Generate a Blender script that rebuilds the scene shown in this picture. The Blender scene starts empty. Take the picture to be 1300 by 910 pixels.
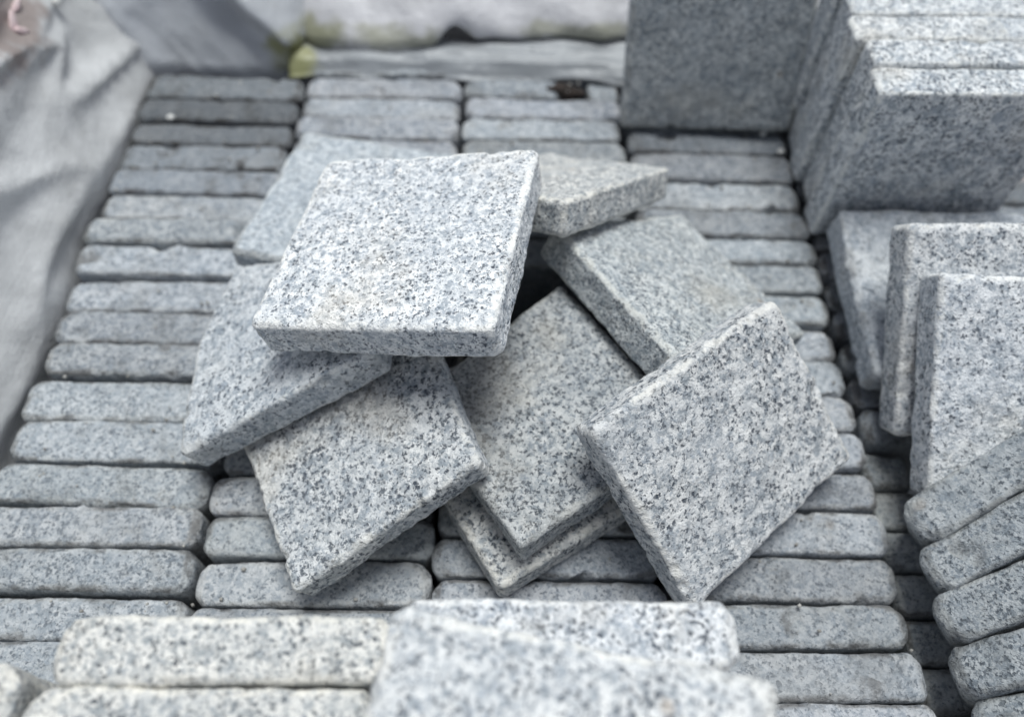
import bpy, math, random
import numpy as np
from mathutils import Matrix, Vector

scene = bpy.context.scene
COL = scene.collection
random.seed(7)
RNG = np.random.default_rng(11)

# ------------------------------------------------------------------ camera, sky, sun, exposure
cam_data = bpy.data.cameras.new("camera")
cam = bpy.data.objects.new("camera", cam_data)
COL.objects.link(cam)
CAM_R = ((0.9998, -0.01658, -0.01111), (0.00807, 0.84519, -0.53441), (0.01825, 0.53421, 0.84515))
m = Matrix(CAM_R).to_4x4()
m.translation = Vector((0.13056, 0.0, 0.32823))
cam.matrix_world = m
cam_data.sensor_fit = 'HORIZONTAL'
cam_data.sensor_width = 36.0
cam_data.lens = 980 / 1300 * 36.0
cam_data.clip_start = 0.01
cam_data.clip_end = 100
cam_data.dof.use_dof = True
cam_data.dof.focus_distance = 0.292
cam_data.dof.aperture_fstop = 4.5
scene.camera = cam

SUN_ELEV, SUN_AZ = math.radians(73), math.radians(14)     # azimuth from +Y towards +X
world = bpy.data.worlds.new("World")
scene.world = world
world.use_nodes = True
wn = world.node_tree
bg = wn.nodes['Background']
sky = wn.nodes.new('ShaderNodeTexSky')
sky.sky_type = 'NISHITA'
sky.sun_disc = False
sky.sun_elevation = SUN_ELEV
sky.sun_rotation = SUN_AZ
sky.air_density = 0.7
sky.dust_density = 1.0
sky.ozone_density = 1.0
hsv = wn.nodes.new('ShaderNodeHueSaturation')
hsv.inputs['Saturation'].default_value = 0.44
wn.links.new(sky.outputs[0], hsv.inputs['Color'])
wn.links.new(hsv.outputs[0], bg.inputs[0])
bg.inputs[1].default_value = 0.05

sun_d = bpy.data.lights.new("sun", 'SUN')
sun = bpy.data.objects.new("sun", sun_d)
COL.objects.link(sun)
sun_d.energy = 1.5
sun_d.angle = math.radians(30)
sun_d.color = (0.965, 0.995, 0.985)
sd = Vector((math.sin(SUN_AZ) * math.cos(SUN_ELEV), math.cos(SUN_AZ) * math.cos(SUN_ELEV), math.sin(SUN_ELEV)))
sun.rotation_euler = sd.to_track_quat('Z', 'Y').to_euler()

vs = scene.view_settings
vs.view_transform = 'Standard'
vs.look = 'None'
vs.exposure = 1.04
vs.gamma = 1.0
vs.use_curve_mapping = False

# ------------------------------------------------------------------ numpy gradient noise
def make_noise(seed):
    r = np.random.default_rng(seed)
    perm = np.concatenate([r.permutation(256)] * 3)
    g = r.normal(size=(256, 3)); g /= np.linalg.norm(g, axis=1)[:, None]
    def noise(p):
        i = np.floor(p).astype(int); f = p - i; i &= 255
        u = f * f * f * (f * (f * 6 - 15) + 10)
        out = 0
        for dx in (0, 1):
            for dy in (0, 1):
                for dz in (0, 1):
                    h = perm[perm[perm[i[:, 0] + dx] + i[:, 1] + dy] + i[:, 2] + dz]
                    d = f - np.array([dx, dy, dz])
                    w = (u[:, 0] if dx else 1 - u[:, 0]) * (u[:, 1] if dy else 1 - u[:, 1]) * (u[:, 2] if dz else 1 - u[:, 2])
                    out = out + w * (g[h] * d).sum(1)
        return out
    return noise
NOISE = make_noise(3)
def sstep(a, b, x):
    t = np.clip((x - a) / (b - a), 0, 1)
    return t * t * (3 - 2 * t)

# ------------------------------------------------------------------ materials
def nodes_of(mat):
    mat.use_nodes = True
    return mat.node_tree

def N(nt, typ, **kw):
    n = nt.nodes.new(typ)
    for k, v in kw.items():
        setattr(n, k, v)
    return n

def math_n(nt, op, a, b=None, c=None, clamp=False):
    n = N(nt, 'ShaderNodeMath', operation=op, use_clamp=clamp)
    for i, v in enumerate((a, b, c)):
        if v is None: continue
        if isinstance(v, (int, float)): n.inputs[i].default_value = v
        else: nt.links.new(v, n.inputs[i])
    return n.outputs[0]

def mix_c(nt, fac, a, b, blend='MIX'):
    n = N(nt, 'ShaderNodeMix', data_type='RGBA', blend_type=blend)
    for sock, v in ((n.inputs[0], fac), (n.inputs[6], a), (n.inputs[7], b)):
        if isinstance(v, (int, float)): sock.default_value = v
        elif isinstance(v, tuple): sock.default_value = (*v, 1.0)
        else: nt.links.new(v, sock)
    return n.outputs[2]

def map_r(nt, x, a, b, c=0.0, d=1.0, smooth=True):
    n = N(nt, 'ShaderNodeMapRange', interpolation_type='SMOOTHSTEP' if smooth else 'LINEAR')
    nt.links.new(x, n.inputs[0])
    for i, v in ((1, a), (2, b), (3, c), (4, d)): n.inputs[i].default_value = v
    return n.outputs[0]

def granite_material():
    mat = bpy.data.materials.new("granite")
    nt = nodes_of(mat)
    L = nt.links.new
    bsdf = nt.nodes['Principled BSDF']
    tc = N(nt, 'ShaderNodeTexCoord')
    oi = N(nt, 'ShaderNodeObjectInfo')
    off = N(nt, 'ShaderNodeVectorMath', operation='SCALE')
    comb = N(nt, 'ShaderNodeCombineXYZ')
    L(oi.outputs['Random'], comb.inputs[0])
    L(math_n(nt, 'MULTIPLY', oi.outputs['Random'], 7.31), comb.inputs[1])
    L(math_n(nt, 'MULTIPLY', oi.outputs['Random'], 3.77), comb.inputs[2])
    L(comb.outputs[0], off.inputs[0]); off.inputs['Scale'].default_value = 3.0
    base = N(nt, 'ShaderNodeVectorMath', operation='ADD')
    rnd2 = math_n(nt, 'FRACT', math_n(nt, 'MULTIPLY', oi.outputs['Random'], 17.13))
    rnd3 = math_n(nt, 'FRACT', math_n(nt, 'MULTIPLY', oi.outputs['Random'], 41.7))
    gsc = N(nt, 'ShaderNodeVectorMath', operation='SCALE')
    L(tc.outputs['Object'], gsc.inputs[0]); has = math_n(nt, 'GREATER_THAN', oi.outputs['Object Index'], 0.5)
    own = math_n(nt, 'MULTIPLY', oi.outputs['Object Index'], 0.01)
    rs = map_r(nt, rnd2, 0, 1, 0.74, 1.15, smooth=False)
    L(math_n(nt, 'ADD', math_n(nt, 'MULTIPLY', has, own), math_n(nt, 'MULTIPLY', math_n(nt, 'SUBTRACT', 1.0, has), rs)), gsc.inputs['Scale'])
    L(gsc.outputs[0], base.inputs[0]); L(off.outputs[0], base.inputs[1])
    # wobble so that grain borders are ragged
    wob = N(nt, 'ShaderNodeTexNoise'); wob.inputs['Scale'].default_value = 900; wob.inputs['Detail'].default_value = 2
    L(base.outputs[0], wob.inputs['Vector'])
    ws = N(nt, 'ShaderNodeVectorMath', operation='MULTIPLY_ADD')
    L(wob.outputs['Color'], ws.inputs[0]); ws.inputs[1].default_value = (0.0022,) * 3
    L(base.outputs[0], ws.inputs[2])
    P = ws.outputs[0]
    def vor(scale, feature='F1'):
        v = N(nt, 'ShaderNodeTexVoronoi', feature=feature)
        v.inputs['Scale'].default_value = scale
        L(P, v.inputs['Vector'])
        sep = N(nt, 'ShaderNodeSeparateColor')
        L(v.outputs['Color'], sep.inputs[0])
        return v, sep
    def noise(scale, detail=3, rough=0.6):
        n = N(nt, 'ShaderNodeTexNoise'); n.inputs['Scale'].default_value = scale
        n.inputs['Detail'].default_value = detail; n.inputs['Roughness'].default_value = rough
        L(base.outputs[0], n.inputs['Vector']); return n.outputs['Fac']
    v1, s1 = vor(330)
    v2, s2 = vor(740)
    v3, s3 = vor(1350)
    clump = noise(85, 3)
    # pale feldspar field, light grey and blue-grey quartz
    g1 = math_n(nt, 'ADD', math_n(nt, 'MULTIPLY', noise(390, 5, 0.75), 0.7), math_n(nt, 'MULTIPLY', s1.outputs[0], 0.30))
    col = mix_c(nt, map_r(nt, g1, 0.42, 0.62), (0.82, 0.82, 0.81), (0.56, 0.575, 0.585))
    g2 = math_n(nt, 'ADD', math_n(nt, 'MULTIPLY', noise(330, 5, 0.75), 0.75), math_n(nt, 'MULTIPLY', s1.outputs[1], 0.25))
    col = mix_c(nt, map_r(nt, g2, 0.56, 0.66, 0.0, 0.85), col, (0.32, 0.36, 0.41))
    col = mix_c(nt, map_r(nt, s2.outputs[2], 0.70, 0.95, 0, 0.6), col, (0.86, 0.855, 0.84))
    # biotite specks: threshold follows clumping
    thr = map_r(nt, clump, 0.30, 0.70, 0.05, 0.27, smooth=False)
    thr = math_n(nt, 'MULTIPLY', thr, map_r(nt, rnd3, 0, 1, 0.7, 1.35, smooth=False))
    d2 = math_n(nt, 'LESS_THAN', s2.outputs[0], thr)
    d2 = math_n(nt, 'MULTIPLY', d2, map_r(nt, v2.outputs['Distance'], 0.35, 0.62, 0.92, 0.2))
    bl = map_r(nt, noise(265, 5, 0.78), 0.49, 0.60, 0.0, 0.85)
    col = mix_c(nt, bl, col, (0.27, 0.305, 0.34))
    col = mix_c(nt, d2, col, (0.045, 0.058, 0.08))
    thr3 = math_n(nt, 'MULTIPLY', thr, 0.75)
    d3 = math_n(nt, 'LESS_THAN', s3.outputs[0], thr3)
    col = mix_c(nt, math_n(nt, 'MULTIPLY', d3, 0.8), col, (0.045, 0.058, 0.08))
    fine = map_r(nt, noise(1500, 3, 0.8), 0.25, 0.75, 0.80, 1.16, smooth=False)
    fc = N(nt, 'ShaderNodeCombineColor')
    for i_ in range(3): L(fine, fc.inputs[i_])
    col = mix_c(nt, 1.0, col, fc.outputs[0], 'MULTIPLY')
    # large soft tone change
    col = mix_c(nt, map_r(nt, noise(28, 2), 0.35, 0.7, 0.0, 0.28), col, (0.43, 0.47, 0.515))
    # iron stains
    st = map_r(nt, noise(16, 4, 0.65), 0.52, 0.72, 0.0, 0.42)
    col = mix_c(nt, st, col, (0.60, 0.545, 0.46))
    vr, sr = vor(95)
    spot = math_n(nt, 'MULTIPLY', math_n(nt, 'LESS_THAN', sr.outputs[0], 0.010), map_r(nt, vr.outputs['Distance'], 0.10, 0.32, 0.45, 0.0))
    col = mix_c(nt, spot, col, (0.36, 0.25, 0.15))
    # bruised, frosted arrises
    at = N(nt, 'ShaderNodeAttribute', attribute_name='edge')
    ed = math_n(nt, 'MULTIPLY', at.outputs['Fac'], math_n(nt, 'MULTIPLY', map_r(nt, noise(190, 4, 0.75), 0.38, 0.58), map_r(nt, noise(38, 2), 0.32, 0.56, 0.25, 1.0)))
    col = mix_c(nt, math_n(nt, 'MULTIPLY', ed, 0.85), col, (0.86, 0.845, 0.80))
    # dust / damp film (object colour alpha) then the tile's own tint
    dust = math_n(nt, 'MULTIPLY', oi.outputs['Alpha'], map_r(nt, noise(60, 4), 0.3, 0.7, 0.75, 1.0))
    col = mix_c(nt, dust, col, (0.375, 0.42, 0.46))
    grime = math_n(nt, 'MULTIPLY', oi.outputs['Alpha'], map_r(nt, noise(42, 5, 0.7), 0.50, 0.68, 0.0, 0.85))
    col = mix_c(nt, grime, col, (0.20, 0.205, 0.20))
    eg = math_n(nt, 'MULTIPLY', at.outputs['Fac'], map_r(nt, noise(75, 5, 0.7), 0.44, 0.60))
    eg = math_n(nt, 'MULTIPLY', eg, math_n(nt, 'MULTIPLY', oi.outputs['Alpha'], 1.5, clamp=True))
    col = mix_c(nt, eg, col, (0.135, 0.13, 0.125))
    col = mix_c(nt, 1.0, col, oi.outputs['Color'], 'MULTIPLY')
    L(col, bsdf.inputs['Base Color'])
    bsdf.inputs['Roughness'].default_value = 0.72
    bsdf.inputs['Specular IOR Level'].default_value = 0.35
    # fine relief
    b1 = N(nt, 'ShaderNodeBump'); b1.inputs['Strength'].default_value = 0.95; b1.inputs['Distance'].default_value = 0.0011
    h = math_n(nt, 'ADD', math_n(nt, 'MULTIPLY', noise(330, 4, 0.65), 0.7), math_n(nt, 'MULTIPLY', v2.outputs['Distance'], 0.35))
    h = math_n(nt, 'SUBTRACT', h, math_n(nt, 'MULTIPLY', d2, 0.25))
    L(h, b1.inputs['Height'])
    L(b1.outputs[0], bsdf.inputs['Normal'])
    return mat
GRANITE = granite_material()

def film_material(name, base, stain=None, spec=0.55, rough=0.30, alpha_noise=22):
    mat = bpy.data.materials.new(name)
    nt = nodes_of(mat); L = nt.links.new
    bsdf = nt.nodes['Principled BSDF']
    tc = N(nt, 'ShaderNodeTexCoord')
    def noise(scale, detail=4):
        n = N(nt, 'ShaderNodeTexNoise'); n.inputs['Scale'].default_value = scale; n.inputs['Detail'].default_value = detail
        L(tc.outputs['Object'], n.inputs['Vector']); return n.outputs['Fac']
    dark = tuple(v * 0.78 for v in base)
    col = mix_c(nt, map_r(nt, noise(alpha_noise), 0.35, 0.7), base, dark)
    col = mix_c(nt, map_r(nt, noise(70, 6), 0.55, 0.8, 0, 0.18), col, (0.44, 0.43, 0.40))
    if stain:
        for centre, radius, colour, amount in stain:
            d = N(nt, 'ShaderNodeVectorMath', operation='SUBTRACT')
            L(tc.outputs['Object'], d.inputs[0]); d.inputs[1].default_value = centre
            sc = N(nt, 'ShaderNodeVectorMath', operation='DIVIDE')
            L(d.outputs[0], sc.inputs[0]); sc.inputs[1].default_value = radius
            ln = N(nt, 'ShaderNodeVectorMath', operation='LENGTH'); L(sc.outputs[0], ln.inputs[0])
            rr = math_n(nt, 'ADD', ln.outputs['Value'], math_n(nt, 'MULTIPLY', math_n(nt, 'SUBTRACT', noise(85, 5), 0.5), 1.6))
            col = mix_c(nt, map_r(nt, rr, 0.35, 1.1, amount, 0.0), col, colour)
    L(col, bsdf.inputs['Base Color'])
    bsdf.inputs['Roughness'].default_value = rough
    bsdf.inputs['Specular IOR Level'].default_value = spec
    tr = N(nt, 'ShaderNodeBsdfTranslucent'); L(col, tr.inputs['Color'])
    ms = N(nt, 'ShaderNodeMixShader'); ms.inputs[0].default_value = 0.22
    L(bsdf.outputs[0], ms.inputs[1]); L(tr.outputs[0], ms.inputs[2])
    L(ms.outputs[0], nt.nodes['Material Output'].inputs['Surface'])
    # woven tape relief
    wv = N(nt, 'ShaderNodeTexWave', wave_type='BANDS', bands_direction='Z'); wv.inputs['Scale'].default_value = 130
    L(tc.outputs['Object'], wv.inputs['Vector'])
    b = N(nt, 'ShaderNodeBump'); b.inputs['Strength'].default_value = 0.05; b.inputs['Distance'].default_value = 0.0006
    L(math_n(nt, 'ADD', wv.outputs['Fac'], noise(240, 3)), b.inputs['Height'])
    b2 = N(nt, 'ShaderNodeBump'); b2.inputs['Strength'].default_value = 0.55; b2.inputs['Distance'].default_value = 0.006
    L(noise(48, 5), b2.inputs['Height']); L(b.outputs[0], b2.inputs['Normal'])
    L(b2.outputs[0], bsdf.inputs['Normal'])
    return mat

def plain_material(name, c1, c2, scale, rough=0.85):
    mat = bpy.data.materials.new(name)
    nt = nodes_of(mat); L = nt.links.new
    bsdf = nt.nodes['Principled BSDF']
    tc = N(nt, 'ShaderNodeTexCoord')
    n = N(nt, 'ShaderNodeTexNoise'); n.inputs['Scale'].default_value = scale; n.inputs['Detail'].default_value = 5
    L(tc.outputs['Object'], n.inputs['Vector'])
    L(mix_c(nt, map_r(nt, n.outputs['Fac'], 0.35, 0.65), c1, c2), bsdf.inputs['Base Color'])
    bsdf.inputs['Roughness'].default_value = rough
    b = N(nt, 'ShaderNodeBump'); b.inputs['Strength'].default_value = 0.5; b.inputs['Distance'].default_value = 0.001
    L(n.outputs['Fac'], b.inputs['Height']); L(b.outputs[0], bsdf.inputs['Normal'])
    return mat

# ------------------------------------------------------------------ helpers
def tag(o, label=None, cat=None, group=None, kind=None):
    if label: o['label'] = label
    if cat: o['category'] = cat
    if group: o['group'] = group
    if kind: o['kind'] = kind
    return o

def mesh_obj(name, verts, faces, mat, parent=None, smooth=True, edge=None):
    me = bpy.data.meshes.new(name)
    verts = np.asarray(verts, float); faces = np.asarray(faces, int)
    me.vertices.add(len(verts)); me.vertices.foreach_set('co', verts.ravel())
    k = faces.shape[1]
    me.loops.add(faces.size); me.loops.foreach_set('vertex_index', faces.ravel())
    me.polygons.add(len(faces)); me.polygons.foreach_set('loop_start', np.arange(len(faces)) * k)
    me.update(calc_edges=True)
    if smooth: me.polygons.foreach_set('use_smooth', np.ones(len(faces), bool))
    if edge is not None:
        a = me.attributes.new('edge', 'FLOAT', 'POINT'); a.data.foreach_set('value', edge.astype(np.float32))
    me.materials.append(mat)
    o = bpy.data.objects.new(name, me); COL.objects.link(o)
    if parent: o.parent = parent
    return o

def axis_samples(h, zone, nz, nm):
    z = np.linspace(0, 1, nz + 1) ** 1.15 * zone
    mid = np.linspace(-h + zone, h - zone, nm + 1)[1:-1]
    return np.concatenate([-h + z, mid, (h - z)[::-1]])

_lat = {}
def lattice(nx, ny, nz):
    """surface of a lattice: index arrays and quads"""
    key = (nx, ny, nz)
    if key in _lat: return _lat[key]
    I, J, K = np.meshgrid(np.arange(nx), np.arange(ny), np.arange(nz), indexing='ij')
    on = (I == 0) | (I == nx - 1) | (J == 0) | (J == ny - 1) | (K == 0) | (K == nz - 1)
    idx = -np.ones((nx, ny, nz), int); idx[on] = np.arange(on.sum())
    q = []
    def quads(a, flip):
        f = np.stack([a[:-1, :-1], a[1:, :-1], a[1:, 1:], a[:-1, 1:]], -1).reshape(-1, 4)
        q.append(f[:, ::-1] if flip else f)
    quads(idx[:, :, -1], False); quads(idx[:, :, 0], True)
    quads(idx[:, 0, :], False); quads(idx[:, -1, :], True)
    quads(idx[-1], False); quads(idx[0], True)
    _lat[key] = (I[on], J[on], K[on], np.concatenate(q))
    return _lat[key]

def tile_mesh(dims, radii=(0.002, 0.002, 0.002), seed=0, res=(46, 46, 8), zone_n=5, rough=0.0004, wave=0.0006,
              chips=6, chip_r=(0.0025, 0.0065), end_round=0.0, rad_var=0.5):
    """a tumbled stone tile: rounded box with uneven arrises, split-face relief and chipped edges"""
    rng = np.random.default_rng(seed)
    h = np.array(dims) / 2
    rad = np.minimum(np.array(radii), h * 0.9)
    zone = np.minimum(rad * 1.7 + end_round * np.array([1.0, 0.4, 0.0]), h * 0.8)
    ax = [axis_samples(h[i], zone[i], zone_n, res[i]) for i in range(3)]
    I, J, K, F = lattice(*[len(a) for a in ax])
    p = np.stack([ax[0][I], ax[1][J], ax[2][K]], 1)
    o = rng.uniform(0, 200, 3)
    r = rad[None, :] * (1 + rad_var * 1.6 * NOISE(p * 55 + o)[:, None])
    if end_round:
        near = sstep(h[0] - end_round * 2.0, h[0], np.abs(p[:, 0]))
        r = r + np.stack([end_round * 1.0 * near, end_round * 0.8 * near, end_round * .35 * near], 1)
    r = np.clip(r, 0.0006, h * 0.92)
    inner = np.clip(p, -(h - r), h - r)
    d = (p - inner) / r
    ln = np.linalg.norm(d, axis=1)
    n = d / ln[:, None]
    sd = np.sort(np.abs(d), axis=1)
    edge = sstep(0.0, 0.5, sd[:, 1])
    p = inner + r * n
    nn = n / np.linalg.norm(n, axis=1)[:, None]
    # chips: planar bites taken off the arrises
    for _ in range(chips):
        a, b = rng.choice(3, 2, replace=False)
        if min(h[a], h[b]) > 0.03: a = 2
        c = rng.uniform(-h, h); sa, sb = rng.choice([-1, 1], 2)
        c[a] = sa * h[a]; c[b] = sb * h[b]
        mdir = rng.normal(0, 0.35, 3); mdir[a] += sa * rng.uniform(.6, 1); mdir[b] += sb * rng.uniform(.6, 1); mdir /= np.linalg.norm(mdir)
        R = rng.uniform(*chip_r); dep = R * rng.uniform(0.14, 0.34)
        s = (p - c) @ mdir + dep + 0.0012 * NOISE(p * 240 + o + 9)
        w = sstep(R * 1.25, R * 0.7, np.linalg.norm(p - c, axis=1))
        cut = np.clip(s, 0, None) * w
        p = p - cut[:, None] * mdir
        edge = np.maximum(edge, sstep(0.0001, 0.0008, cut) * 0.8)
    disp = wave * 1.6 * NOISE(p * 32 + o + 50) + rough * (1.5 * NOISE(p * 150 + o) + 1.0 * NOISE(p * 330 + o + 30))
    p = p + nn * disp[:, None]
    return p, F, edge

def place(o, origin, x, y, z):
    mt = Matrix(((x[0], y[0], z[0], origin[0]), (x[1], y[1], z[1], origin[1]), (x[2], y[2], z[2], origin[2]), (0, 0, 0, 1)))
    o.matrix_world = mt

def quad_tile(corners, t, seed, label, group=None, tint=(1, 1, 1), dust=0.0, bulge=0.0, grain=0, name='granite_tile', **kw):
    """tile from the world positions of its four upper corners (front-left, front-right, back-right, back-left)"""
    q = np.array(corners); c = q.mean(0)
    n = np.cross(q[2] - q[0], q[3] - q[1]); n /= np.linalg.norm(n)
    x = q[1] - q[0] + q[2] - q[3]; x -= n * (x @ n); x /= np.linalg.norm(x)
    y = np.cross(n, x)
    loc = np.stack([(q - c) @ x, (q - c) @ y], 1)
    args = dict(radii=(0.0036, 0.0036, 0.0027), res=(56, 56, 8), zone_n=7, rough=0.00046, wave=0.0009, chips=20)
    args.update(kw)
    p, F, e = tile_mesh((0.1, 0.1, t), seed=seed, **args)
    u = p[:, 0] / 0.1 + 0.5; v = p[:, 1] / 0.1 + 0.5
    w = [(1 - u) * (1 - v), u * (1 - v), u * v, (1 - u) * v]
    xy = sum(w[i][:, None] * loc[i] for i in range(4))
    if bulge:
        xy[:, 0] -= bulge * 4 * v * (1 - v) * (1 - u)
    p = np.column_stack([xy, p[:, 2]])
    o = mesh_obj(name, p, F, GRANITE, edge=e)
    place(o, c - n * t / 2, x, y, n)
    o.pass_index = grain
    o.color = (*tint, dust)
    return tag(o, label, 'tile', group)

def box_tile(origin, x, y, z, dims, seed, label, group=None, tint=(1, 1, 1), dust=0.0, name='granite_tile', **kw):
    args = dict(radii=(0.0024, 0.0024, 0.0024), res=(34, 6, 26), zone_n=4, rough=0.0003, wave=0.0006, chips=8)
    args.update(kw)
    p, F, e = tile_mesh(dims, seed=seed, **args)
    o = mesh_obj(name, p, F, GRANITE, edge=e)
    place(o, origin, x, y, z)
    o.color = (*tint, dust)
    return tag(o, label, 'tile', group)

ORD = ['first', 'second', 'third', 'fourth', 'fifth', 'sixth', 'seventh', 'eighth', 'ninth', 'tenth', 'eleventh', 'twelfth',
       'thirteenth', 'fourteenth', 'fifteenth', 'sixteenth', 'seventeenth', 'eighteenth', 'nineteenth', 'twentieth',
       'twenty-first', 'twenty-second', 'twenty-third', 'twenty-fourth', 'twenty-fifth', 'twenty-sixth']

# ------------------------------------------------------------------ ground under the load
M_GROUND = plain_material('yard_ground', (0.20, 0.185, 0.175), (0.33, 0.29, 0.275), 9)
gs = 3.0
mesh_obj('ground', [(-gs, -gs, -0.125), (gs, -gs, -0.125), (gs, gs, -0.125), (-gs, gs, -0.125)], [(0, 1, 2, 3)], M_GROUND, smooth=False)['kind'] = 'structure'

# ------------------------------------------------------------------ bulk bag: bottom, left wall, back wall, fold and flap
M_BAG = film_material('bag_fabric', (0.77, 0.775, 0.775), stain=[((-0.137, 0.378, 0.072), (0.05, 0.06, 0.022), (0.37, 0.30, 0.275), 0.85)])
M_FILM = film_material('bag_film', (0.78, 0.80, 0.83), rough=0.30, spec=0.6,
                       stain=[((-0.012, 0.447, 0.004), (0.018, 0.03, 0.020), (0.34, 0.34, 0.13), 0.85)])
M_FOLD = film_material('bag_fold', (0.84, 0.83, 0.85), rough=0.45,
                       stain=[((0.0, 0.45, 0.012), (0.03, 0.04, 0.012), (0.30, 0.30, 0.15), 0.75), ((0.06, 0.45, 0.012), (0.06, 0.05, 0.009), (0.36, 0.36, 0.24), 0.7),
                              ((0.18, 0.45, 0.014), (0.06, 0.05, 0.006), (0.36, 0.36, 0.22), 0.6)])
M_FLAP = film_material('bag_flap', (0.40, 0.42, 0.44), rough=0.4, stain=[((-0.008, 0.43, 0.004), (0.016, 0.02, 0.02), (0.36, 0.36, 0.16), 0.9)])
bag = bpy.data.objects.new('bulk_bag', None); COL.objects.link(bag); bag.location = (0.13, 0.2, -0.112)
tag(bag, 'crumpled white woven bulk bag that walls in the tiles at left and back', 'bag')

def sheet(name, fn, nu, nv, mat, thick=0.0009):
    u, v = np.meshgrid(np.linspace(0, 1, nu), np.linspace(0, 1, nv), indexing='ij')
    P = fn(u.ravel(), v.ravel())
    idx = np.arange(nu * nv).reshape(nu, nv)
    F = np.stack([idx[:-1, :-1], idx[1:, :-1], idx[1:, 1:], idx[:-1, 1:]], -1).reshape(-1, 4)
    o = mesh_obj(name, P - np.array(bag.location), F, mat, parent=bag)
    # object texture space = world, so shift the stains' frame: keep mesh in world coordinates instead
    o.location = -bag.location
    for vtx_chunk in (0,):
        co = np.asarray(P, float); o.data.vertices.foreach_set('co', co.ravel()); o.data.update()
    md = o.modifiers.new('thickness', 'SOLIDIFY'); md.thickness = thick; md.offset = 0
    return o

def left_wall(u, v):
    y = -0.06 + 0.505 * u
    z = -0.10 + 0.255 * v
    s = z + 0.20 * (y - 0.2)                    # creases run back and slightly down
    q = np.stack([y * 6, s * 60, np.zeros_like(y)], 1)
    x = -0.1040 - 0.30 * np.clip(z, 0, 1) - 0.018 * sstep(0.30, 0.43, y) * sstep(-0.01, 0.06, z)
    q2 = np.stack([y * 9 + z * 12, s * 42 - y * 3, np.zeros_like(y)], 1)
    ridge = (1 - np.abs(NOISE(q2 + 3.3)) * 2.2).clip(0, 1) ** 2.5
    x = x + 0.0075 * (ridge - 0.3) + 0.0035 * NOISE(q * np.array([1.6, 0.9, 1]) + 7) * sstep(-0.02, 0.02, z)
    x = x + 0.012 * NOISE(np.stack([y * 9, z * 14, y * 0], 1) + 21) * sstep(0.0, 0.05, z)
    x = np.minimum(x, -0.1030)
    ztop = z - sstep(0.5, 1, v) * (0.05 * sstep(0.24, 0.42, y) + 0.004 * NOISE(np.stack([y * 30, y * 0, y * 0], 1)))
    return np.stack([x, y, ztop], 1)
sheet('left_wall', left_wall, 150, 90, M_BAG)

def film_wall(u, v):                            # dark-creased film behind the leftmost row
    x = -0.150 + 0.200 * u
    z = -0.10 + 0.23 * v
    y = 0.4285 + 0.62 * np.clip(z, 0, 1) + 0.010 * sstep(-0.05, 0.0, x) + 0.035 * sstep(-0.012, 0.012, x)
    a = (x + 0.055) * 0.75 + z * 0.75           # fold running down to the right
    y = y - 0.018 * np.exp(-((a - 0.045) / 0.007) ** 2) * sstep(0.0, 0.02, z)
    y = y + 0.014 * np.exp(-((a - 0.022) / 0.008) ** 2) * sstep(0.0, 0.02, z)
    y = y + 0.006 * NOISE(np.stack([x * 38, z * 38, x * 0], 1) + 5) + 0.004 * NOISE(np.stack([a * 110, x * 16, x * 0], 1) + 15)
    return np.stack([x, np.maximum(y, 0.4245), z], 1)
sheet('film_wall', film_wall, 100, 90, M_FILM)

def back_fold(u, v):                            # thick folded fabric hanging over the back of the load
    x = -0.016 + 0.36 * u
    low = 0.0030 + 0.0165 * np.exp(-((x - 0.095) / 0.015) ** 2) + 0.0070 * sstep(0.10, 0.125, x) + 0.003 * NOISE(np.stack([x * 14, x * 0, x * 0], 1) + 3) + 0.0015 * NOISE(np.stack([x * 40, x * 0, x * 0], 1))
    ang = v
    z = low + 0.14 * np.clip((ang - 0.12) / 0.88, 0, 1) ** 1.1
    y = 0.452 - 0.010 * np.sin(np.clip(ang / 0.35, 0, 1) * math.pi) + 0.85 * np.clip(z - 0.012, 0, 1)
    y = y + sstep(0.12, 0.0, ang) * 0.010
    y = y + 0.007 * NOISE(np.stack([x * 22, z * 30, x * 0], 1) + 41) * sstep(0.05, 0.3, ang) + 0.0022 * NOISE(np.stack([x * 70, z * 60, x * 0], 1) + 4)
    y = y + 0.012 * sstep(0.012, -0.014, x) + 0.010 * sstep(0.085, 0.13, x)
    y = y + 0.006 * NOISE(np.stack([x * 30 + z * 40, z * 18, x * 0], 1) + 77)
    return np.stack([x, y, z], 1)
sheet('back_fold', back_fold, 150, 60, M_FOLD)

def back_flap(u, v):                            # loose flap of film lying on the last tiles
    x = -0.012 + 0.36 * u
    y = 0.4235 + 0.068 * v + 0.012 * NOISE(np.stack([x * 22, x * 0, x * 0], 1) + 2) * (1 - v)
    z = -0.0015 + 0.0045 * sstep(0.0, 0.15, v) + 0.0032 * NOISE(np.stack([x * 32 + y * 25, y * 60, x * 0], 1) + 8) + 0.004 * np.sin(np.clip(v * 1.4, 0, 1) * math.pi)
    z = z - 0.055 * sstep(0.44, 0.62, v) * np.exp(-((x - 0.093) / 0.017) ** 4)
    z = z + 0.0022 * NOISE(np.stack([x * 18, y * 260, x * 0], 1) + 31)
    z = z + 0.004 * sstep(0.12, 0.16, x) * sstep(0.3, .8, v)
    return np.stack([x, y, z], 1)
sheet('back_flap', back_flap, 140, 60, M_FLAP)

def back_wall(u, v):                            # the bag's own back, behind the fold
    x = -0.03 + 0.40 * u
    z = -0.108 + 0.15 * v
    y = 0.486 + 0.9 * np.clip(z, 0, 1) + 0.004 * NOISE(np.stack([x * 20, z * 20, x * 0], 1) + 61)
    return np.stack([x, y, z], 1)
sheet('back_wall', back_wall, 40, 24, M_BAG)

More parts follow.
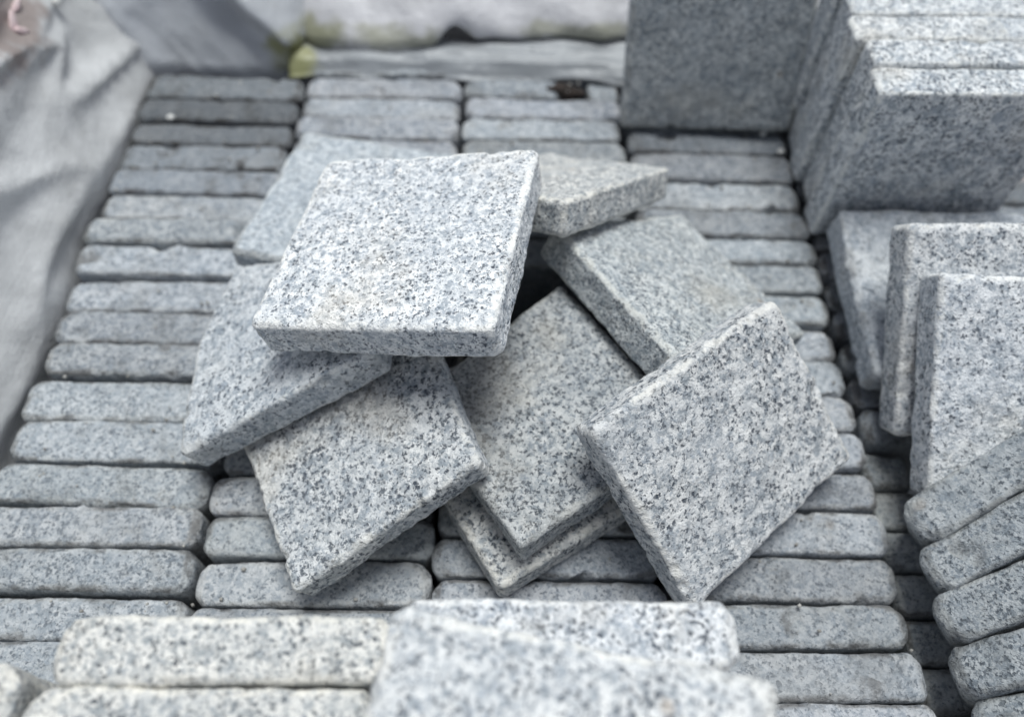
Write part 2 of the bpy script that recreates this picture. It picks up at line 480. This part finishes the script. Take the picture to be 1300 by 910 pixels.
def bag_floor(u, v):
    x = -0.16 + 0.62 * u; y = -0.12 + 0.64 * v
    z = -0.1075 + 0.001 * NOISE(np.stack([x * 30, y * 30, x * 0], 1))
    return np.stack([x, y, z], 1)
sheet('bag_bottom', bag_floor, 50, 50, M_BAG)

# ------------------------------------------------------------------ packed rows of tiles standing on edge
W = 0.1015
UP = (0, 0, 1)
def seq(start, stop, step=0.0200):
    r = [start]
    while r[-1] > stop: r.append(r[-1] - step + random.uniform(-0.0006, 0.0006))
    return r
Y1 = [.4205, .3975, .3765, .3579, .3361, .3159, .2955, .276, .2548, .2337, .2128, .1926, .1698, .1473, .1268, .1075, .088, .0691, .0494, .0295]
Y4 = [.3578, .3345, .3118, .2905, .2715, .2514, .2313, .2109, .1889, .168, .1488, .1299, .1089, .0885, .0694, .0494, .0300]
Y2 = seq(.444, .150) ; Y2 = [y for y in Y2 if y > .152] + [.1426, .1227, .1036, .0837, .064, .044, .024]
Y3 = seq(.446, .140) ; Y3 = [y for y in Y3 if y > .146] + [.1352, .1158, .0971, .0778, .058, .038]
Y5 = seq(.446, .034)

G_ROWS = 'tiles packed on edge in rows'
def row_tile(col, y1, y0, seed, label, group, dark=1.0, dust=0.5, short=0.0, dx=None, dz=None):
    rng = np.random.default_rng(seed)
    th = (y1 - y0) - 0.0013
    x0 = (col - 2) * W
    ln = 0.0995 + rng.uniform(-0.0012, 0.0010) - short
    cx = x0 + W / 2 + (rng.uniform(-0.0012, 0.0012) if dx is None else dx) - short / 2
    ht = 0.098 + rng.uniform(-0.001, 0.001)
    zt = rng.normal(0, 0.0013) if dz is None else dz
    a = rng.normal(0, 0.008); b = rng.normal(0, 0.006); r = rng.normal(0, 0.006)
    R = Matrix.Rotation(a, 3, 'Z') @ Matrix.Rotation(b, 3, 'X') @ Matrix.Rotation(r, 3, 'Y')
    x, y, z = R.col[0], R.col[1], R.col[2]
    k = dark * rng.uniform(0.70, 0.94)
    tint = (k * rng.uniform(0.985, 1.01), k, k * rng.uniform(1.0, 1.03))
    o = box_tile((cx, (y1 + y0) / 2, zt - ht / 2), x, y, z, (ln, th, ht), seed, label, group, tint, dust,
                 radii=(0.0026, 0.0025, 0.0025), res=(44, 8, 12), zone_n=5, end_round=rng.uniform(0.0030, 0.0058), wave=0.0006, rough=0.00040, chips=14)
    return o

SEED = 100
for i in range(len(Y1) - 1):
    y1, y0 = Y1[i], Y1[i + 1]
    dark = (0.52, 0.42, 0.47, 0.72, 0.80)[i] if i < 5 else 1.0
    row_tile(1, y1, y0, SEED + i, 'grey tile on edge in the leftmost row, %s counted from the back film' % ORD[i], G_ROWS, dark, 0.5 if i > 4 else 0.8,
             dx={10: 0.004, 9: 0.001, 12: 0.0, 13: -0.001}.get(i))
SEED = 200
for i in range(len(Y2) - 1):
    y1, y0 = Y2[i], Y2[i + 1]
    if y0 > 0.30: lab = 'grey tile on edge in second row from left, %s from the back, behind the pile' % ORD[i]
    elif y1 < 0.150 and y0 > 0.060: lab = 'grey tile on edge in second row, below the loose tiles, %s from the front' % ORD[int(round((y0 - 0.064) / 0.0197))]
    elif y1 < 0.066: lab = 'grey tile in second row from left, %s from back, under the foreground tiles' % ORD[i]
    else: lab = 'grey tile in second row from left, %s from back, buried beneath the pile' % ORD[i]
    row_tile(2, y1, y0, SEED + i, lab, G_ROWS, 0.95, 0.5)
SEED = 300
for i in range(len(Y3) - 1):
    y1, y0 = Y3[i], Y3[i + 1]
    if y0 > 0.30: lab = 'grey tile on edge in third row from left, %s from the back, behind the pile' % ORD[i]
    elif y1 < 0.125 and y0 > 0.072: lab = 'grey tile on edge in third row, below the stacked centre tiles, %s from the front' % ORD[int(round((y0 - 0.0778) / 0.0193))]
    elif y1 < 0.080: lab = 'grey tile in third row from left, %s from back, under the foreground tiles' % ORD[i]
    else: lab = 'grey tile in third row from left, %s from back, buried beneath the pile' % ORD[i]
    if y1 < 0.282 and y0 > 0.168: continue          # a void in the packing below the pile
    row_tile(3, y1, y0, SEED + i, lab, G_ROWS, 0.95, 0.5, short=0.036 if i == 1 else 0.0)
box_tile((0.1925, (Y3[1] + Y3[2]) / 2, -0.003 - 0.045), (1, 0.03, 0), (-0.03, 1, 0), UP, (0.0200, Y3[1] - Y3[2] - 0.001, 0.09), 390,
         'broken grey tile end beside the dark clod at the back', G_ROWS, (0.72, 0.72, 0.72), 0.6, name='granite_offcut', radii=(0.003, 0.003, 0.003), res=(10, 10, 12), chips=6)
SEED = 400
Y4b = [.4380, .4180, .3980, .3780]
for i in range(len(Y4b) - 1):
    row_tile(4, Y4b[i], Y4b[i + 1], SEED + 50 + i, 'grey tile in fourth row, %s from back, behind the tall upright back tile' % ORD[i], G_ROWS, 0.8, 0.6)
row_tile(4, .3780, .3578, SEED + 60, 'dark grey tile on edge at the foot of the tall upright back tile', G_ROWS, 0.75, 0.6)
for i in range(len(Y4) - 1):
    y1, y0 = Y4[i], Y4[i + 1]
    row_tile(4, y1, y0, SEED + i, 'grey tile on edge in fourth row, %s after the dark one under the back tile' % ORD[i], G_ROWS,
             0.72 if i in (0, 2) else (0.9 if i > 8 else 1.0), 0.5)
SEED = 500
GAP = 'dark tiles in the right gap'
for i in range(len(Y5) - 1):
    y1, y0 = Y5[i], Y5[i + 1]
    if y0 > 0.148:
        lab = 'dark tile end in the right gap beside the leaning tiles, %s beyond the fan' % ORD[int((y0 - 0.148) / 0.02)] if y1 < 0.25 else 'dark tile in the rightmost row, %s from its back, below the upright stack' % ORD[i]
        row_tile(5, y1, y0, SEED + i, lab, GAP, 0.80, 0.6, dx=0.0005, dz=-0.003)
Y5s = [y for y in Y5 if y < 0.17]
for i in range(len(Y5s) - 1):
    y1, y0 = Y5s[i], Y5s[i + 1]
    box_tile((0.3165, (y1 + y0) / 2, -0.0110 - 0.045), (1, 0, 0), (0, 1, 0), UP, (0.0230, y1 - y0 - 0.001, 0.09), SEED + 40 + i,
             'small dark stone end in the gap beside the fan, %s from the back' % ORD[i], GAP, (0.72, 0.72, 0.70), 0.5,
             name='granite_offcut', radii=(0.004, 0.004, 0.004), res=(8, 10, 12), zone_n=4, chips=4)
Y6 = seq(.345, .300)
for i in range(len(Y6) - 1):
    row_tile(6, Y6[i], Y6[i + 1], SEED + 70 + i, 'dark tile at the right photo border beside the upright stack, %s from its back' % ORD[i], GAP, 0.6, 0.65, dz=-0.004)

# ------------------------------------------------------------------ loose pile in the middle
PILE = 'loose tiles heaped on the rows'
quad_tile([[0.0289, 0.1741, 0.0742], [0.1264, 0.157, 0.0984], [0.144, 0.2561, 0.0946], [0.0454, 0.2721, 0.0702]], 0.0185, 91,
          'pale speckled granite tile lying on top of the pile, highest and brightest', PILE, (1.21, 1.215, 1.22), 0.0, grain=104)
quad_tile([[-0.0072, 0.1395, 0.026], [0.0769, 0.1678, 0.0658], [0.0817, 0.2204, 0.0666], [-0.0048, 0.2452, 0.024]], 0.0165, 2,
          'grey granite tile sloping down left from under the topmost tile', PILE, (0.95, 0.97, 0.99), 0.12, bulge=0.0085)
quad_tile([[0.0494, 0.0829, 0.022], [0.1221, 0.1247, 0.0552], [0.0915, 0.2016, 0.0518], [0.0081, 0.1617, 0.0145]], 0.014, 3,
          'coarsely speckled granite tile with its corner pointing down at lower left of pile', PILE, (0.94, 0.945, 0.945), 0.0, grain=80, rough=0.00065)
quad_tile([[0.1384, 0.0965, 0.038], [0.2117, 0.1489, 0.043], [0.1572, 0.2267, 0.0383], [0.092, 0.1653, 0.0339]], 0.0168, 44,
          'flat grey granite tile in the middle of the pile, upper of the two stacked flat', PILE, (0.70, 0.71, 0.71), 0.06, chips=7, grain=88)  # tint darkened to stand in for shade cast by the topmost tile
quad_tile([[0.1308, 0.0865, 0.0185], [0.2159, 0.1415, 0.0185], [0.1618, 0.228, 0.0185], [0.0767, 0.1729, 0.0185]], 0.0176, 5,
          'bottom granite tile of the pile, only its corner showing under the flat centre tile', PILE, (0.82, 0.81, 0.79), 0.0)
quad_tile([[0.2005, 0.1702, 0.0629], [0.2789, 0.2123, 0.0192], [0.2267, 0.2924, 0.0165], [0.1524, 0.2438, 0.0604]], 0.0185, 6,
          'grey granite tile sloping down to the right behind the big leaning tile', PILE, (0.92, 0.935, 0.92), 0.12)
quad_tile([[0.1559, 0.2346, 0.0849], [0.2164, 0.3012, 0.0419], [0.1541, 0.3399, 0.0142], [0.0936, 0.2732, 0.0572]], 0.0171, 7,
          'granite tile with beige upper face tilted away right behind the topmost tile', PILE, (1.05, 1.03, 0.985), 0.05)
quad_tile([[0.2085, 0.0787, 0.0179], [0.2885, 0.149, 0.0148], [0.2456, 0.1969, 0.0682], [0.1628, 0.1294, 0.0746]], 0.016, 8,
          'large grey granite tile leaning diamond-wise on the right of the pile', PILE, (0.97, 0.965, 0.955), 0.03, chips=26, grain=80)
quad_tile([[-0.0083, 0.2517, 0.0266], [0.0842, 0.2317, 0.0283], [0.1054, 0.3294, 0.0211], [0.0129, 0.3494, 0.0194]], 0.0195, 9,
          'blurred bluish tile lying flat behind the left of the topmost tile', PILE, (0.97, 1.0, 1.02), 0.35)

# ------------------------------------------------------------------ tiles lying and leaning at the right
RIGHT = 'tiles leaning at the right edge'
quad_tile([[0.3061, 0.1891, 0.0188], [0.4061, 0.1895, 0.0188], [0.4058, 0.2863, 0.0295], [0.3058, 0.286, 0.0295]], 0.019, 10,
          'grey tile lying flat at right, rearmost of the three below the upright stack', RIGHT, (0.93, 0.95, 0.98), 0.3)
quad_tile([[0.3101, 0.1595, 0.0144], [0.41, 0.1597, 0.0176], [0.4079, 0.2331, 0.0794], [0.308, 0.2329, 0.0762]], 0.019, 11,
          'bright leaning tile at right, middle one of the three below the upright stack', RIGHT, (1.03, 1.03, 1.03), 0.0, radii=(0.003, 0.003, 0.003))
quad_tile([[0.3125, 0.1270, 0.0205], [0.4124, 0.1237, 0.0205], [0.4151, 0.2034, 0.0750], [0.3151, 0.2067, 0.0750]], 0.0185, 12,
          'bluish leaning tile at right, foremost of the three, just above the fan', RIGHT, (1.05, 1.06, 1.075), 0.03, grain=90, radii=(0.003, 0.003, 0.003))
STACK = 'upright tiles stacked face to face'
for k in range(5):
    rng = np.random.default_rng(600 + k)
    box_tile((0.3505 + (0, 0.0022, -0.0018, 0.0012, -0.002)[k], 0.3030 + 0.0203 * k, 0.0492 + rng.uniform(-.0008, .0008)),
             (1, 0.005, 0.01), (-0.005, 1, 0), (-0.01, 0, 1), (0.0965, 0.0190, 0.0975), 610 + k,
             'upright tile in the stack at top right, %s from its front' % ORD[k], STACK, (1.12, 1.13, 1.13), 0.03, res=(44, 8, 44), zone_n=5, chips=14,
             chip_r=(0.004, 0.010))
quad_tile([[0.2005, 0.3746, 0.0040], [0.3029, 0.3690, 0.0070], [0.3003, 0.402, 0.1060], [0.1978, 0.4076, 0.1030]], 0.02, 13,
          'tall grey upright tile at the back, left of the bright stack', None, (0.86, 0.87, 0.86), 0.25)
# fan of tiles on edge, tipped back, in the lower right corner
FAN = 'fanned tiles on edge at lower right'
ends = [((.3009, .1134, .024), 27.9, 30), ((.3031, .0944, .022), 24.6, 30), ((.3037, .0757, .020), 18.9, 29), ((.3042, .0572, .018), 12.0, 28), ((.3085, .0392, .016), 6.0, 27)]
for k, (end, az, rise) in enumerate(ends):
    a = math.radians(az); l = math.radians(8); rise = math.radians(rise)
    u = Vector((math.cos(a) * math.cos(rise), math.sin(a) * math.cos(rise), math.sin(rise)))
    hz = Vector((-math.sin(a), math.cos(a), 0))
    w0 = u.cross(hz)
    w = (w0 * math.cos(l) + hz * math.sin(l)).normalized(); yy = w.cross(u)
    c = Vector(end) + u * .0490 - w * .049
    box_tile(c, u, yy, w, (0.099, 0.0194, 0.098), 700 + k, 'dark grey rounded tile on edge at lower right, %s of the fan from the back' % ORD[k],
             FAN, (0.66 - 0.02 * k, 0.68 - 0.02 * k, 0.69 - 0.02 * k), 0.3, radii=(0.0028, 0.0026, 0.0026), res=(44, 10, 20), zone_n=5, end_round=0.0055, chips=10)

# ------------------------------------------------------------------ bright upper tiles in the foreground
FRONT = 'bright tiles in the foreground'
def edge_tile(x0, x1, y0, y1, top, seed, label, tint, yaw=0.0, ht=0.0915, dust=0.0):
    a = math.radians(yaw)
    o = box_tile(((x0 + x1) / 2, (y0 + y1) / 2, top - ht / 2), (math.cos(a), math.sin(a), 0), (-math.sin(a), math.cos(a), 0), UP,
                    (x1 - x0, y1 - y0, ht), seed, label, FRONT, tint, dust, radii=(0.0035, 0.003, 0.003), res=(60, 16, 16), zone_n=6,
                    end_round=0.0045, wave=0.0011, rough=0.0004, chips=12)
    o.pass_index = 105
    return o
WH = (1.07, 1.045, 0.99)
edge_tile(-0.0006, 0.0999, 0.0386, 0.0582, 0.0905, 801, 'whitish tile on edge in the left foreground, rear of the two', WH, 0.8)
edge_tile(-0.0040, 0.0965, 0.0184, 0.0379, 0.0905, 802, 'whitish tile on edge at the bottom edge of the photo, front of the two', WH, 0.6)
edge_tile(-0.1030, -0.0052, 0.0215, 0.0405, 0.0935, 803, 'whitish tile cut off by the bottom left corner, only its rounded end showing', WH, 4.0)
edge_tile(0.1006, 0.2026, 0.0440, 0.0640, 0.0915, 804, 'pale tile on edge in the foreground centre, behind the tilted tile', (1.08, 1.09, 1.11), 0.0)
quad_tile([[0.0848, -0.0425, 0.1120], [0.1869, -0.0608, 0.1120], [0.2045, 0.0376, 0.1120], [0.1024, 0.0559, 0.1125]], 0.0195, 14,
          'coarse white tile lying flat across the upright ones at the bottom centre', FRONT, (1.10, 1.10, 1.09), 0.0, radii=(0.004, 0.004, 0.003), rough=0.0007, wave=0.0016, chips=24, grain=100,
          chip_r=(0.004, 0.009))
edge_tile(0.0980, 0.1985, 0.0235, 0.0432, 0.0912, 805, 'pale tile on edge hidden under the flat bottom-centre tile, rear one', (1.0, 1.0, 1.0), 0.0)
edge_tile(0.0900, 0.1900, -0.0400, -0.0200, 0.0912, 806, 'pale tile on edge hidden under the flat bottom-centre tile, front one', (1.0, 1.0, 1.0), 0.0)

# ------------------------------------------------------------------ small debris
M_CLOD = plain_material('dark_soil', (0.018, 0.014, 0.012), (0.05, 0.036, 0.03), 300, 0.95)
M_CHIP = plain_material('white_chip', (0.72, 0.71, 0.68), (0.6, 0.6, 0.58), 400, 0.5)
M_PINK = plain_material('pink_scrap', (0.74, 0.60, 0.59), (0.66, 0.50, 0.50), 120, 0.6)

def lump(name, loc, size, mat, label, cat, seed, group=None, rotz=0.0):
    I, J, K, F = lattice(9, 9, 9)
    p = np.stack([I, J, K], 1) / 4.0 - 1.0
    p = p / np.linalg.norm(p, axis=1)[:, None]
    o_ = np.random.default_rng(seed).uniform(0, 99, 3)
    p = p * (1 + 0.45 * NOISE(p * 1.3 + o_) + 0.2 * NOISE(p * 3 + o_))[:, None] * np.array(size)
    o = mesh_obj(name, p, F, mat)
    o.location = loc; o.rotation_euler.z = rotz
    return tag(o, label, cat, group)
lump('soil_clod', (0.1675, 0.4150, -0.004), (0.0125, 0.0055, 0.006), M_CLOD, 'dark brown clod of soil in the gap of a short tile at the back', 'soil', 1, rotz=-0.15)
for i, (x, y, lab) in enumerate([(-0.0768, 0.3779, 'tiny white stone chip on the dark rear tiles of the leftmost row'),
                                 (0.2891, 0.3743, 'tiny white stone chip at the foot of the upright back tile, rear one'),
                                 (0.297, 0.3585, 'tiny white stone chip near the bright stack, front one of two')]):
    lump('stone_chip', (x, y, 0.0016), (0.0022, 0.002, 0.0016), M_CHIP, lab, 'stone chip', 20 + i, 'white stone chips')

for i, (x, y, z, a, sz, lab) in enumerate([(-0.1350, 0.3707, 0.0700, 0.6, (0.0016, 0.0062, 0.0024), 'pale pink scrap on the bag wall in the top left corner, largest of four'),
                                           (-0.1325, 0.3700, 0.0655, -0.7, (0.0016, 0.0050, 0.0022), 'pale pink scrap on the bag wall, crossing the largest one'),
                                           (-0.1395, 0.3870, 0.0690, 0.1, (0.0016, 0.0060, 0.0020), 'pale pink scrap at the very top left, above the crossed pair'),
                                           (-0.1330, 0.4150, 0.0545, 0.2, (0.0018, 0.0042, 0.0024), 'whitish scrap at the top edge of the photo on the bag wall')]):
    o = lump('pink_scrap', (x, y, z), sz, M_PINK if i < 3 else M_CHIP, lab, 'scrap', 40 + i, 'scraps stuck on the bag wall')
    o.rotation_euler = (a, -0.25, 0)

# grit lying on and between the packed tiles
rg = np.random.default_rng(77)
V, F4 = [], []
cube = np.array([[a, b, c_] for a in (-1, 1) for b in (-1, 1) for c_ in (-1, 1)], float)
cf = np.array([[0, 1, 3, 2], [4, 6, 7, 5], [0, 4, 5, 1], [2, 3, 7, 6], [0, 2, 6, 4], [1, 5, 7, 3]])
for k in range(260):
    gx = rg.uniform(-0.1, 0.3); gy = rg.uniform(0.05, 0.42)
    r = rg.uniform(0.0003, 0.0009)
    q = cube * r * rg.uniform(0.5, 1.1, (8, 3))
    a = rg.uniform(0, 3.1); ca, sa = math.cos(a), math.sin(a)
    q = q @ np.array([[ca, -sa, 0], [sa, ca, 0], [0, 0, 1]]) + np.array([gx, gy, 0.0005])
    F4.append(cf + 8 * k); V.append(q)
g = mesh_obj('stone_grit', np.concatenate(V), np.concatenate(F4), plain_material('grit', (0.50, 0.49, 0.46), (0.25, 0.24, 0.22), 180), smooth=False)
tag(g, 'fine pale grit scattered over the packed tiles', 'grit', kind='stuff')
